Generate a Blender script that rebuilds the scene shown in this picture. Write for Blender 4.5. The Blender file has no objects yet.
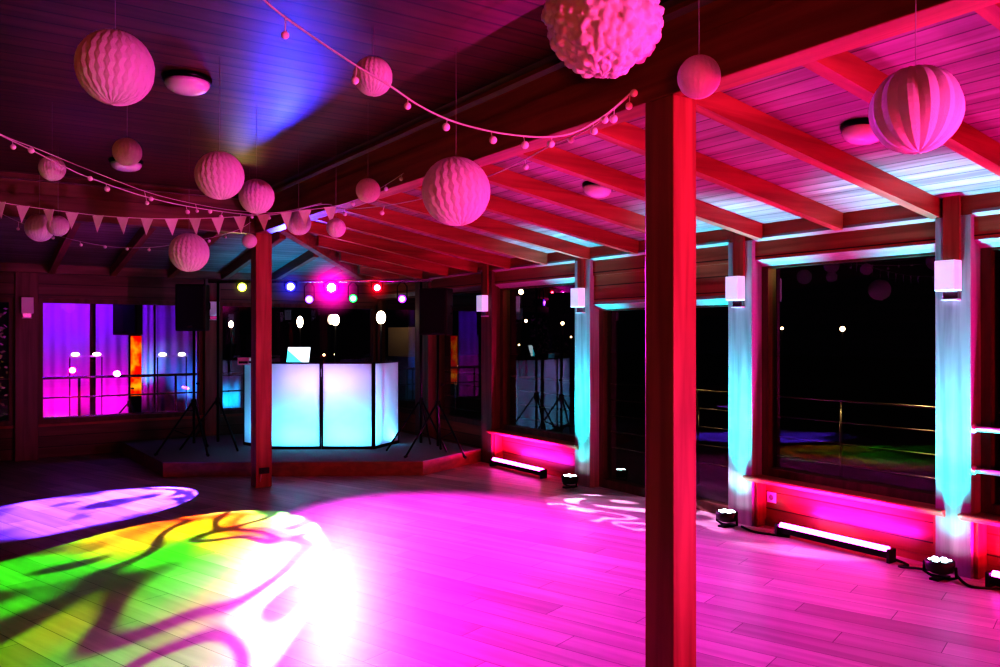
import bpy, math, random
from mathutils import Vector, Matrix
random.seed(7)
PI = math.pi
scene = bpy.context.scene
col = scene.collection

# ------------------------------------------------------------------ camera frame
CH = 1.65
FPX = 815.0
TH = math.radians(33.92)
HOR = 335.0
RIGHT = Vector((math.cos(TH), -math.sin(TH), 0))
FWD = Vector((math.sin(TH), math.cos(TH), 0))
def ray(px, py):
    return RIGHT * ((px - 500) / FPX) + FWD + Vector((0, 0, (HOR - py) / FPX))
def P(px, py, X=None, Y=None, Z=None, D=None):
    """the point of the room seen at (px,py) that lies on plane X=, Y=, Z= or at depth D"""
    r = ray(px, py)
    if X is not None: t = X / r.x
    elif Y is not None: t = Y / r.y
    elif Z is not None: t = (Z - CH) / r.z
    else: t = D
    return Vector((0, 0, CH)) + r * t

cd = bpy.data.cameras.new('camera'); cam = bpy.data.objects.new('camera', cd); col.objects.link(cam)
cam.location = (0, 0, CH); cam.rotation_euler = (math.radians(90.1), 0, -TH)
cd.sensor_width = 36; cd.lens = FPX * 0.036; cd.clip_start = 0.05; cd.clip_end = 300
scene.camera = cam
scene.view_settings.view_transform = 'Standard'
scene.view_settings.look = 'Very High Contrast'
scene.view_settings.exposure = 0.0
scene.cycles.max_bounces = 6
scene.cycles.diffuse_bounces = 3
scene.cycles.glossy_bounces = 3
scene.cycles.transparent_max_bounces = 12
scene.cycles.sample_clamp_indirect = 4
scene.cycles.caustics_reflective = False
scene.cycles.caustics_refractive = False

# ------------------------------------------------------------------ materials
def newmat(name):
    m = bpy.data.materials.new(name); m.use_nodes = True
    nt = m.node_tree
    for n in list(nt.nodes): nt.nodes.remove(n)
    out = nt.nodes.new('ShaderNodeOutputMaterial')
    return m, nt, out
def N(nt, t, **kw):
    n = nt.nodes.new(t)
    for k, v in kw.items():
        if k in n.inputs.keys() if hasattr(n.inputs, 'keys') else False: n.inputs[k].default_value = v
        else: setattr(n, k, v)
    return n
def math_node(nt, op, a, b=None, c=None):
    n = nt.nodes.new('ShaderNodeMath'); n.operation = op
    for i, v in enumerate((a, b, c)):
        if v is None: continue
        if isinstance(v, (int, float)): n.inputs[i].default_value = v
        else: nt.links.new(v, n.inputs[i])
    return n.outputs[0]
def plain(name, colr, rough=0.5, metal=0.0, spec=0.5, noise=0.0, bump=0.0, scale=40):
    m, nt, out = newmat(name)
    b = nt.nodes.new('ShaderNodeBsdfPrincipled')
    b.inputs['Roughness'].default_value = rough; b.inputs['Metallic'].default_value = metal
    b.inputs['Specular IOR Level'].default_value = spec
    tc = nt.nodes.new('ShaderNodeTexCoord'); ns = nt.nodes.new('ShaderNodeTexNoise')
    ns.inputs['Scale'].default_value = scale; nt.links.new(tc.outputs['Object'], ns.inputs['Vector'])
    mx = nt.nodes.new('ShaderNodeMix'); mx.data_type = 'RGBA'
    k = 1 - noise
    mx.inputs[6].default_value = (colr[0]*k, colr[1]*k, colr[2]*k, 1)
    mx.inputs[7].default_value = (min(1, colr[0]*(1+noise)), min(1, colr[1]*(1+noise)), min(1, colr[2]*(1+noise)), 1)
    nt.links.new(ns.outputs['Fac'], mx.inputs[0]); nt.links.new(mx.outputs[2], b.inputs['Base Color'])
    if bump:
        bp = nt.nodes.new('ShaderNodeBump'); bp.inputs['Strength'].default_value = bump; bp.inputs['Distance'].default_value = 0.01
        nt.links.new(ns.outputs['Fac'], bp.inputs['Height']); nt.links.new(bp.outputs[0], b.inputs['Normal'])
    nt.links.new(b.outputs[0], out.inputs[0])
    return m
def emit(name, colr, s):
    m, nt, out = newmat(name)
    e = nt.nodes.new('ShaderNodeEmission'); e.inputs[0].default_value = (*colr, 1); e.inputs[1].default_value = s
    nt.links.new(e.outputs[0], out.inputs[0]); return m
def wood(name, c1, c2, axis='Z', rough=0.45, board=None, board_axis=None, gap=0.04, rotz=0.0, coat=0.0, length=None, bump=0.25, spec=0.5, grain=1.0):
    """timber with the grain along one axis; board = plank width across board_axis"""
    m, nt, out = newmat(name); L = nt.links.new
    tc = nt.nodes.new('ShaderNodeTexCoord')
    mp = nt.nodes.new('ShaderNodeMapping'); mp.inputs['Rotation'].default_value = (0, 0, rotz)
    L(tc.outputs['Object'], mp.inputs['Vector'])
    sx = nt.nodes.new('ShaderNodeSeparateXYZ'); L(mp.outputs[0], sx.inputs[0])
    ax = {'X': 0, 'Y': 1, 'Z': 2}
    if board:
        q = math_node(nt, 'DIVIDE', sx.outputs[ax[board_axis]], board)
        idx = math_node(nt, 'FLOOR', q)
        fr = math_node(nt, 'FRACT', q)
    sc = nt.nodes.new('ShaderNodeMapping')
    s = [14, 14, 14]; s[ax[axis]] = 0.9
    sc.inputs['Scale'].default_value = s
    L(mp.outputs[0], sc.inputs['Vector'])
    ns = nt.nodes.new('ShaderNodeTexNoise'); ns.noise_dimensions = '4D'
    ns.inputs['Scale'].default_value = grain; ns.inputs['Detail'].default_value = 5; ns.inputs['Distortion'].default_value = 0.6
    L(sc.outputs[0], ns.inputs['Vector'])
    if board: L(math_node(nt, 'MULTIPLY', idx, 3.71), ns.inputs['W'])
    cr = nt.nodes.new('ShaderNodeValToRGB')
    cr.color_ramp.elements[0].position = 0.38; cr.color_ramp.elements[0].color = (*c1, 1)
    cr.color_ramp.elements[1].position = 0.62; cr.color_ramp.elements[1].color = (*c2, 1)
    L(ns.outputs['Fac'], cr.inputs[0])
    colour = cr.outputs[0]; height = ns.outputs['Fac']
    b = nt.nodes.new('ShaderNodeBsdfPrincipled')
    if board:
        wn = nt.nodes.new('ShaderNodeTexWhiteNoise'); 
        if length:
            wn.noise_dimensions = '2D'
            cb = nt.nodes.new('ShaderNodeCombineXYZ')
            off = math_node(nt, 'MULTIPLY', math_node(nt, 'FRACT', math_node(nt, 'MULTIPLY', idx, 0.377)), length)
            ql = math_node(nt, 'DIVIDE', math_node(nt, 'ADD', sx.outputs[ax[axis]], off), length)
            L(idx, cb.inputs[0]); L(math_node(nt, 'FLOOR', ql), cb.inputs[1]); L(cb.outputs[0], wn.inputs['Vector'])
            frl = math_node(nt, 'FRACT', ql)
        else:
            wn.noise_dimensions = '1D'; L(idx, wn.inputs['W'])
        var = math_node(nt, 'MULTIPLY_ADD', wn.outputs['Value'], 0.35, 0.75)
        line = math_node(nt, 'GREATER_THAN', fr, gap)
        if length: line = math_node(nt, 'MULTIPLY', line, math_node(nt, 'GREATER_THAN', frl, gap * board / length))
        lin2 = math_node(nt, 'MULTIPLY_ADD', line, 0.75, 0.25)
        fac = math_node(nt, 'MULTIPLY', var, lin2)
        hs = nt.nodes.new('ShaderNodeVectorMath'); hs.operation = 'SCALE'
        L(colour, hs.inputs[0]); L(fac, hs.inputs['Scale']); colour = hs.outputs[0]
        height = math_node(nt, 'ADD', math_node(nt, 'MULTIPLY', height, 0.15), line)
    L(colour, b.inputs['Base Color'])
    b.inputs['Roughness'].default_value = rough
    b.inputs['Specular IOR Level'].default_value = spec
    b.inputs['Coat Weight'].default_value = coat; b.inputs['Coat Roughness'].default_value = 0.22
    bp = nt.nodes.new('ShaderNodeBump'); bp.inputs['Strength'].default_value = bump; bp.inputs['Distance'].default_value = 0.004
    L(height, bp.inputs['Height']); L(bp.outputs[0], b.inputs['Normal'])
    L(b.outputs[0], out.inputs[0])
    return m

PINE1, PINE2 = (0.28, 0.08, 0.045), (0.42, 0.135, 0.08)
M = {}
M['wallpost'] = wood('wall_post_timber', (0.27, 0.27, 0.26), (0.42, 0.41, 0.40), 'Z', 0.5)
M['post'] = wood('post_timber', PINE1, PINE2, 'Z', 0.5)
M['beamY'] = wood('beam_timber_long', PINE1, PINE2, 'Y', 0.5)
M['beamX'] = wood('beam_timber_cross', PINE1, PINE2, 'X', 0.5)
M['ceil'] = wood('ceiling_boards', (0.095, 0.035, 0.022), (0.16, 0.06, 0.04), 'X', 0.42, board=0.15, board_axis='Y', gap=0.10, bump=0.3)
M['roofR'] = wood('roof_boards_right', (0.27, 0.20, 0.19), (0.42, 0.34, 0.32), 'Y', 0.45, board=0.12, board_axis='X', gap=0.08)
M['roofB'] = wood('roof_boards_back', (0.26, 0.19, 0.15), (0.38, 0.29, 0.24), 'X', 0.45, board=0.12, board_axis='Y', gap=0.08)
M['floor'] = wood('laminate_floor', (0.56, 0.50, 0.48), (0.72, 0.65, 0.62), 'Y', 0.38, board=0.19, board_axis='X', gap=0.022,
                  rotz=math.radians(-18.7), length=1.3, bump=0.06, grain=0.8)
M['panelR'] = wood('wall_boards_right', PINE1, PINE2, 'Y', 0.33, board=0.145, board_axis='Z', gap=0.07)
M['darkpost'] = wood('dark_shaded_post_timber', (.13,.07,.045), (.21,.12,.08), 'Z', 0.5)
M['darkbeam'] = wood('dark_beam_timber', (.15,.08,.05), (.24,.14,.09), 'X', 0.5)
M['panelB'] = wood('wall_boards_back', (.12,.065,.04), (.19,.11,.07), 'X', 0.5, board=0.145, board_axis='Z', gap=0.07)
M['moulding'] = wood('moulding_timber', (.26,.19,.18), (.36,.28,.27), 'Y', 0.4)
M['frame'] = wood('window_frame_timber', (0.10, 0.055, 0.03), (0.17, 0.09, 0.055), 'Z', 0.5)
M['stage'] = plain('stage_carpet', (0.30, 0.28, 0.28), 0.9, noise=0.25, bump=0.3, scale=160)
M['stageside'] = wood('stage_side_timber', (0.26, 0.13, 0.07), (0.4, 0.2, 0.11), 'X', 0.5)
M['black'] = plain('black_plastic', (0.012, 0.012, 0.014), 0.5, noise=0.2)
M['blackmetal'] = plain('black_metal', (0.015, 0.015, 0.017), 0.35, metal=0.6, noise=0.2)
M['grille'] = plain('speaker_grille', (0.01, 0.01, 0.01), 0.6, noise=0.6, bump=0.6, scale=240)
M['steel'] = plain('brushed_steel', (0.55, 0.55, 0.56), 0.25, metal=1.0, noise=0.08)
M['chrome'] = plain('bright_steel_tube', (0.9, 0.9, 0.92), 0.3, metal=0.5)
M['white'] = plain('white_plastic', (0.82, 0.82, 0.82), 0.4)
M['opal'] = plain('opal_glass', (0.9, 0.88, 0.88), 0.12, noise=0.02)
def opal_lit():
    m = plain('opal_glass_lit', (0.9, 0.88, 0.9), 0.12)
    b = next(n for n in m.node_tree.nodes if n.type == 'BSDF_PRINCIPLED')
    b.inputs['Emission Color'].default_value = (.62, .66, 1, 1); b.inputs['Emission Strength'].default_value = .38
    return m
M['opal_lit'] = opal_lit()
M['string'] = plain('white_cord', (0.75, 0.72, 0.70), 0.7)
M['thread'] = plain('nylon_thread', (0.35, 0.32, 0.32), 0.5)
M['bulb'] = plain('cotton_bulb', (0.88, 0.84, 0.82), 0.6)
M['pennant'] = plain('pennant_paper', (0.85, 0.82, 0.80), 0.8, noise=0.06)
M['deck'] = plain('terrace_boards', (0.02, 0.018, 0.016), 0.7, noise=0.4, scale=4)
M['cable'] = plain('cable_rubber', (0.01, 0.01, 0.01), 0.6)

def paper(name, colr):
    m, nt, out = newmat(name)
    d = nt.nodes.new('ShaderNodeBsdfDiffuse'); d.inputs[0].default_value = (*colr, 1)
    t = nt.nodes.new('ShaderNodeBsdfTranslucent'); t.inputs[0].default_value = (*colr, 1)
    tc = nt.nodes.new('ShaderNodeTexCoord'); ns = nt.nodes.new('ShaderNodeTexNoise'); ns.inputs['Scale'].default_value = 30
    nt.links.new(tc.outputs['Object'], ns.inputs['Vector'])
    bp = nt.nodes.new('ShaderNodeBump'); bp.inputs['Strength'].default_value = 0.15; bp.inputs['Distance'].default_value = 0.02
    nt.links.new(ns.outputs['Fac'], bp.inputs['Height']); nt.links.new(bp.outputs[0], d.inputs['Normal'])
    mx = nt.nodes.new('ShaderNodeMixShader'); mx.inputs[0].default_value = 0.22
    nt.links.new(d.outputs[0], mx.inputs[1]); nt.links.new(t.outputs[0], mx.inputs[2]); nt.links.new(mx.outputs[0], out.inputs[0])
    return m
M['paper'] = paper('honeycomb_paper', (0.86, 0.82, 0.80))
def cloth(name, colr):
    m, nt, out = newmat(name)
    d = nt.nodes.new('ShaderNodeBsdfDiffuse'); d.inputs[0].default_value = (*colr, 1)
    t = nt.nodes.new('ShaderNodeBsdfTranslucent'); t.inputs[0].default_value = (*colr, 1)
    mx = nt.nodes.new('ShaderNodeMixShader'); mx.inputs[0].default_value = 0.6
    nt.links.new(d.outputs[0], mx.inputs[1]); nt.links.new(t.outputs[0], mx.inputs[2]); nt.links.new(mx.outputs[0], out.inputs[0])
    return m
M['scrim'] = cloth('booth_scrim', (0.9, 0.9, 0.92))
M['drape'] = cloth('drape_fabric', (0.8, 0.78, 0.8))
def glass():
    m, nt, out = newmat('window_glass')
    f = nt.nodes.new('ShaderNodeFresnel'); f.inputs[0].default_value = 1.5
    k = math_node(nt, 'MINIMUM', math_node(nt, 'MULTIPLY', f.outputs[0], 3.2), 1.0)
    t = nt.nodes.new('ShaderNodeBsdfTransparent'); g = nt.nodes.new('ShaderNodeBsdfGlossy')
    g.inputs['Roughness'].default_value = 0.0
    mx = nt.nodes.new('ShaderNodeMixShader')
    nt.links.new(k, mx.inputs[0]); nt.links.new(t.outputs[0], mx.inputs[1]); nt.links.new(g.outputs[0], mx.inputs[2])
    nt.links.new(mx.outputs[0], out.inputs[0]); return m
M['glass'] = glass()

# ------------------------------------------------------------------ mesh builder
class MB:
    def __init__(s): s.v = []; s.f = []; s.sm = []
    def add(s, vs, fs, smooth=False, mat=None):
        o = len(s.v)
        for p in vs:
            p = Vector(p); s.v.append(tuple(mat @ p if mat else p))
        for f in fs: s.f.append(tuple(i + o for i in f)); s.sm.append(smooth)
        return s
    def box(s, lo, hi, mat=None):
        (a, b, c), (d, e, f) = lo, hi
        a, d = min(a, d), max(a, d); b, e = min(b, e), max(b, e); c, f = min(c, f), max(c, f)
        return s.add([(a,b,c),(d,b,c),(d,e,c),(a,e,c),(a,b,f),(d,b,f),(d,e,f),(a,e,f)],
                     [(3,2,1,0),(4,5,6,7),(0,1,5,4),(1,2,6,5),(2,3,7,6),(3,0,4,7)], False, mat)
    def prism(s, poly, z0, z1, mat=None):
        n = len(poly)
        vs = [(x, y, z0) for x, y in poly] + [(x, y, z1) for x, y in poly]
        fs = [tuple(range(n-1, -1, -1)), tuple(range(n, 2*n))] + [(i, (i+1) % n, n+(i+1) % n, n+i) for i in range(n)]
        return s.add(vs, fs, False, mat)
    def tube(s, pts, r, n=8, cap=True):
        pts = [Vector(p) for p in pts]
        rs = r if isinstance(r, (list, tuple)) else [r] * len(pts)
        vs = []; fs = []
        up = None
        for i, p in enumerate(pts):
            t = (pts[min(i+1, len(pts)-1)] - pts[max(i-1, 0)]).normalized()
            if up is None:
                up = Vector((0, 0, 1)) if abs(t.z) < 0.9 else Vector((1, 0, 0))
            a = t.cross(up).normalized(); up = a.cross(t).normalized()
            for k in range(n):
                an = 2*PI*k/n
                vs.append(p + (a*math.cos(an) + up*math.sin(an))*rs[i])
        for i in range(len(pts)-1):
            for k in range(n):
                fs.append((i*n+k, i*n+(k+1) % n, (i+1)*n+(k+1) % n, (i+1)*n+k))
        s.add(vs, fs, True)
        if cap:
            o = len(s.v) - len(vs)
            s.f.append(tuple(o+k for k in range(n-1, -1, -1))); s.sm.append(False)
            s.f.append(tuple(o+(len(pts)-1)*n+k for k in range(n))); s.sm.append(False)
        return s
    def lathe(s, prof, n=24, mat=None):
        vs = []; fs = []
        for r, z in prof:
            for k in range(n):
                an = 2*PI*k/n; vs.append((r*math.cos(an), r*math.sin(an), z))
        for i in range(len(prof)-1):
            for k in range(n):
                fs.append((i*n+k, i*n+(k+1) % n, (i+1)*n+(k+1) % n, (i+1)*n+k))
        fs.append(tuple(range(n-1, -1, -1))); fs.append(tuple((len(prof)-1)*n+k for k in range(n)))
        return s.add(vs, fs, True, mat)
    def ball(s, c, r, n=12, m=8):
        prof = [(max(r*math.sin(PI*i/m), r*0.01), -r*math.cos(PI*i/m)) for i in range(m+1)]
        return s.lathe(prof, n, Matrix.Translation(Vector(c)))
    def build(s, name, mat, parent=None, bevel=0.0, loc=None, rot=None):
        me = bpy.data.meshes.new(name); me.from_pydata(s.v, [], s.f); me.update()
        for i, p in enumerate(me.polygons): p.use_smooth = s.sm[i]
        me.materials.append(mat)
        o = bpy.data.objects.new(name, me); col.objects.link(o)
        if parent: o.parent = parent
        if loc is not None: o.location = loc
        if rot is not None: o.rotation_euler = rot
        if bevel:
            b = o.modifiers.new('bevel', 'BEVEL'); b.width = bevel; b.segments = 2; b.limit_method = 'ANGLE'
        return o
def tag(o, label=None, cat=None, group=None, kind=None):
    if label: o['label'] = label
    if cat: o['category'] = cat
    if group: o['group'] = group
    if kind: o['kind'] = kind
    return o
def empty(name, loc, rz=0.0, label=None, cat=None, group=None, kind=None):
    o = bpy.data.objects.new(name, None); col.objects.link(o); o.empty_display_size = 0.05
    o.location = loc; o.rotation_euler = (0, 0, rz)
    return tag(o, label, cat, group, kind)
def struct(o, label=None): return tag(o, label, kind='structure')
def copy_tree(o, parent=None):
    c = o.copy(); col.objects.link(c)
    if parent: c.parent = parent
    for ch in list(o.children): copy_tree(ch, c)
    return c
def aim(frm, to):
    return (Vector(to) - Vector(frm)).to_track_quat('-Z', 'Y').to_euler()
def light(name, typ, loc, energy, colr, to=None, size=None, size_y=None, angle=None, blend=0.3, radius=0.05):
    ld = bpy.data.lights.new(name, typ); ld.energy = energy; ld.color = colr
    if typ == 'AREA':
        ld.size = size
        if size_y: ld.shape = 'RECTANGLE'; ld.size_y = size_y
    else: ld.shadow_soft_size = radius
    if typ == 'SPOT': ld.spot_size = math.radians(angle); ld.spot_blend = blend
    o = bpy.data.objects.new(name, ld); col.objects.link(o); o.location = loc
    if to is not None: o.rotation_euler = aim(loc, to)
    return o

# ------------------------------------------------------------------ levels of the room
XW, XF = 5.87, 5.72            # right wall panelling and the front of its posts
YB, YF = 12.43, 12.30          # back wall
XB0, XB1 = 2.715, 2.87         # main beam
YB0, YB1 = 8.765, 8.92         # cross beam
BZ0, BZ1, CZ = 2.745, 2.97, 3.166
RZW, RZB = 2.47, 2.94          # underside of the rafters at wall and beam
RD = 0.13                      # rafter depth
SILL = 0.43
def zrX(x): return RZW + (XF - x) * (RZB - RZW) / (XF - XB1)
SLB = (RZB - RZW) / (YF - YB1)
def zrY(y): return RZW + (YF - y) * SLB
XL, YR = -4.6, -4.2            # walls out of view

# floor and ceilings
struct(MB().box((XL-0.1, YR-0.1, -0.1), (XW+0.35, YB+0.3, 0)).build('floor', M['floor']))
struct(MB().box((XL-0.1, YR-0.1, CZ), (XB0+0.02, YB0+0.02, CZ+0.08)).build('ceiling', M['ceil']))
e = 0.03
hipx, hipy = XW+0.25, YB+0.25
r = MB()
a, b_ = XB0-e, XW+0.25
r.add([(a, YR, zrX(a)+RD), (b_, YR, zrX(b_)+RD), (b_, hipy, zrX(b_)+RD), (a, YB0-e, zrX(a)+RD)], [(0, 1, 2, 3)])
r.add([(a, YR, zrX(a)+RD+.06), (b_, YR, zrX(b_)+RD+.06), (b_, hipy, zrX(b_)+RD+.06), (a, YB0-e, zrX(a)+RD+.06)], [(3, 2, 1, 0)])
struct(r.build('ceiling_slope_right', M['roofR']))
r = MB(); c0 = YB0-e; c1 = hipy
zb0, zb1 = zrX(a)+RD, zrX(b_)+RD
r.add([(XL, c0, zb0), (a, c0, zb0), (b_, c1, zb1), (XL, c1, zb1)], [(0, 1, 2, 3)])
r.add([(XL, c0, zb0+.06), (a, c0, zb0+.06), (b_, c1, zb1+.06), (XL, c1, zb1+.06)], [(3, 2, 1, 0)])
struct(r.build('ceiling_slope_back', M['roofB']))

# beams
trim_n = [0]
def trim(mb, mat, label=None, bevel=0.0):
    trim_n[0] += 1
    return struct(mb.build('trim_%d' % trim_n[0], mat, bevel=bevel), label)
trim(MB().box((XB0, YR, BZ0), (XB1, YB1, BZ1)), M['beamY'], 'long ceiling beam carried by the two square posts', 0.006)
trim(MB().box((XB0+0.02, YR, BZ1), (XB1-0.02, YB1-0.02, CZ+0.05)), M['beamY'], 'upper timber on the long ceiling beam', 0.004)
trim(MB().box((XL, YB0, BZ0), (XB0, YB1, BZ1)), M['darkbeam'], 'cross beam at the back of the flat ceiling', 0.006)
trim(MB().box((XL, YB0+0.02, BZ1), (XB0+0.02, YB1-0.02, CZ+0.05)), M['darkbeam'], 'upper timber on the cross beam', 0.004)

# free standing posts
def free_post(x0, y0, w, d, label, outlet=False):
    t = empty('timber_post', (x0+w/2, y0+d/2, 0), 0, label, 'post')
    MB().box((-w/2, -d/2, 0), (w/2, d/2, BZ0)).build('shaft', M['post'], t, 0.006)
    if outlet:
        o = MB().box((-0.055, -d/2-0.02, 0.15), (0.055, -d/2, 0.215)).build('socket', M['black'], t, 0.005)
        MB().box((-0.035, -d/2-0.024, 0.165), (-0.005, -d/2-0.02, 0.20)).build('socket_insert', M['blackmetal'], o)
        MB().tube([(-0.035, -d/2-0.012, 0.15), (-0.04, -d/2-0.016, 0.11), (-0.045, -d/2-0.01, 0.07)], 0.006, 6).build('plug_lead', M['white'], t)
free_post(2.715, 2.627, 0.150, 0.185, 'thick square timber post in the foreground, lit red on its right face')
free_post(2.715, YB0-0.02, 0.175, 0.18, 'square timber post near the stage in front of the glowing booth', True)

# rafters of the right slope
ys = [3.04 + 0.757*k for k in range(-8, 13)]
def rafter_right(y, w=0.075):
    xs = XB1 - 0.02
    if y > YB0 - 0.1: xs = XB1 + (y - YB0 + 0.1) * (XW - XB1) / (YB - YB0)
    xe = XF + 0.06
    if xs > xe - 0.15: return
    m = MB(); z0, z1 = zrX(xs), zrX(xe)
    m.add([(xs, y-w/2, z0), (xe, y-w/2, z1), (xe, y-w/2, z1+RD), (xs, y-w/2, z0+RD),
           (xs, y+w/2, z0), (xe, y+w/2, z1), (xe, y+w/2, z1+RD), (xs, y+w/2, z0+RD)],
          [(0,1,2,3), (7,6,5,4), (0,4,5,1), (1,5,6,2), (2,6,7,3), (3,7,4,0)])
    trim(m, M['beamX'])
for y in ys:
    if y < YB - 0.2: rafter_right(y)
def rafter_back(x, w=0.075):
    y0 = YB1 - 0.02
    if x > XB0 - 0.1: y0 = YB1 + (x - XB0 + 0.1) * (YB - YB1) / (XW - XB0)
    y1 = YF + 0.06
    if y0 > y1 - 0.15: return
    m = MB(); z0, z1 = zrY(y0), zrY(y1)
    m.add([(x+w/2, y0, z0), (x+w/2, y1, z1), (x+w/2, y1, z1+RD), (x+w/2, y0, z0+RD),
           (x-w/2, y0, z0), (x-w/2, y1, z1), (x-w/2, y1, z1+RD), (x-w/2, y0, z0+RD)],
          [(0,1,2,3), (7,6,5,4), (0,4,5,1), (1,5,6,2), (2,6,7,3), (3,7,4,0)])
    trim(m, M['beamY'])
for k in range(-5, 8): rafter_back(0.35 + 0.75*k)
# hip rafter
m = MB(); p0 = Vector((XB1-0.03, YB1-0.03, RZB-0.03)); p1 = Vector((XF+0.08, YF+0.08, RZW-0.03)); d = (p1-p0); s_ = Vector((d.y, -d.x, 0)).normalized()*0.05
u_ = Vector((0, 0, RD+0.03))
m.add([p0-s_, p1-s_, p1-s_+u_, p0-s_+u_, p0+s_, p1+s_, p1+s_+u_, p0+s_+u_], [(3,2,1,0), (4,5,6,7), (1,5,4,0), (2,6,5,1), (3,7,6,2), (0,4,7,3)])
trim(m, M['beamY'], 'hip rafter running from the back post to the corner')

# ------------------------------------------------------------------ right wall
def yat(px, x=XF): return P(px, 300, X=x).y
postsR = [('C', yat(971), yat(935)), ('B', yat(752), yat(728)), ('A', yat(590), yat(574.5)), ('D', yat(491.7), yat(481)), ('E', yat(428), yat(415))]
postsR = [(n, y0, y1) for n, y0, y1 in postsR]
pc = postsR[0]
postsR = [('G', pc[1]-4.0, pc[2]-4.0), ('F', pc[1]-2.0, pc[2]-2.0)] + postsR
LZ0, LZ1 = 2.292, 2.468        # lintel face
for n, y0, y1 in postsR:
    names = {'C': 'wall post at the right edge of the picture, lit cyan', 'B': 'cyan-lit wall post between the wide window and the glass door',
             'A': 'cyan-lit wall post left of the glass door', 'D': 'wall post by the corner of the stage, red on one side',
             'E': 'dark wall post behind the right loudspeaker'}.get(n)
    trim(MB().box((XF, y0, 0), (XW+0.12, y1, LZ1+0.0)), M['wallpost'] if n in 'GFCBA' else M['darkpost'], names, 0.005)  # posts without an uplight get darker timber, their shade put into the colour
# continuous head timbers and the wall itself
MBw = MB()
MBw.box((XF+0.02, YR, LZ1+0.002), (XW+0.3, YB+0.3, LZ1+0.155))     # wall plate
trim(MBw, M['beamY'], 'wall plate under the rafters of the right wall', 0.004)
wall = MB()
bays = []
seq = postsR
ends = [YR] + sum([[y0, y1] for n, y0, y1 in seq], []) + [YB]
for i in range(0, len(ends), 2):
    bays.append((ends[i], ends[i+1]))
# bays: 0..: before G, G-F, F-C, C-B, B-A(door), A-D, D-E, E-corner
door_bay = 4
for i, (y0, y1) in enumerate(bays):
    wall.box((XF+0.045, y0, LZ0), (XW+0.2, y1, LZ1))
    if i != door_bay:
        wall.box((XW, y0, 0), (XW+0.2, y1, SILL-0.03))
    else:
        wall.box((XF+0.06, y0, 1.975), (XW+0.2, y1, LZ0))
struct(wall.build('wall_right', M['panelR']))
sills = MB()
wn = [0]
def window(frame_mb, pane_mb, label=None, kind='window', fm=None):
    wn[0] += 1
    t = empty('%s_%d' % (kind, wn[0]), (0, 0, 0), 0, label, None, None, 'structure')
    frame_mb.build('frame', fm or M['frame'], t)
    pane_mb.build('pane', M['glass'], t)
    return t
for i, (y0, y1) in enumerate(bays):
    if y1 - y0 < 0.3: continue
    # sill board, lapping a little onto the posts
    if i != door_bay and i > 0:
        lap = 0.07
        def sillmb(ya_, yb_):
            prof = [(XF-.045, SILL-.012), (XF-.045, SILL+.005), (XW+.1, SILL+.005), (XW+.1, SILL-.045), (XF+.0, SILL-.045)]
            n_ = len(prof)
            return MB().add([(x, ya_, z) for x, z in prof]+[(x, yb_, z) for x, z in prof],
                            [tuple(range(n_)), tuple(range(2*n_-1, n_-1, -1))] + [(k, n_+k, n_+(k+1) % n_, (k+1) % n_) for k in range(n_)])
        trim(sillmb(y0-lap, y1+lap) if i < 6 else MB().box((XW-0.02, y0, SILL-0.03), (XW+0.1, y1, SILL+0.005)),
             M['beamY'], None, 0.004)
    zb = SILL+0.005 if i != door_bay else 0.0
    zt = LZ0 if i != door_bay else 1.975
    f = MB(); w = 0.065; xa, xb = XW-0.02, XW+0.09
    f.box((xa, y0, zb), (xb, y0+w, zt)).box((xa, y1-w, zb), (xb, y1, zt)).box((xa, y0+w, zt-w), (xb, y1-w, zt)).box((xa, y0+w, zb), (xb, y1-w, zb+(w if i != door_bay else 0.09)))
    g = MB()
    g.add([(XW+0.04, y0+w, zb+.03), (XW+0.04, y0+w, zt-w), (XW+0.04, y1-w, zt-w), (XW+0.04, y1-w, zb+.03)], [(0, 1, 2, 3)])
    lab = {3: 'wide black window between the two near cyan posts', 4: 'full-height glass door between two cyan posts',
           5: 'window showing the reflected booth beside the stage'}.get(i)
    t = window(f, g, lab, 'door' if i == door_bay else 'window')
    # sloped mouldings under the lintel and under the wall plate
    def moulding(xa_, za_, xb_, zb_):
        mm = MB()
        vs = [(xa_, za_), (xb_, zb_), (xb_+.02, zb_+.03), (xa_+.02, za_+.03)]
        mm.add([(x, y0, z) for x, z in vs]+[(x, y1, z) for x, z in vs], [(0, 1, 5, 4), (1, 2, 6, 5), (2, 3, 7, 6), (3, 0, 4, 7), (3, 2, 1, 0), (4, 5, 6, 7)])
        trim(mm, M['moulding'])
    moulding(XF+.040, zt+.004, XF+.075, zt-.022)
    moulding(XF+.090, zt-.022, XW-.015, zt-.052)
    moulding(XF+.005, LZ1+.008, XF+.05, LZ1-.018)
    moulding(XF+.005, LZ1+.160, XF+.03, LZ1+.145)
    if i == door_bay:
        MB().box((XW-0.05, y0+0.09, 0.98), (XW-0.02, y0+0.11, 1.02)).box((XW-0.065, y0+0.085, 0.99), (XW-0.05, y0+0.2, 1.01)).build('handle', M['steel'], t)
# little vertical trims on the panelling next to the posts
for n, y0, y1 in postsR:
    if n in 'CA':
        trim(MB().box((XF+0.03, y1, 0), (XW, y1+0.03, SILL-0.03)), M['post'])
    if n in 'CBD':
        trim(MB().box((XF+0.03, y0-0.03, 0), (XW, y0, SILL-0.03)), M['post'])
# dark band along the foot of the panelling
for i, (y0, y1) in enumerate(bays):
    if i == door_bay: continue
    struct(MB().box((XW-0.015, y0, 0), (XW, y1, 0.05)).build('baseboard_right', M['beamY']))

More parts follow.
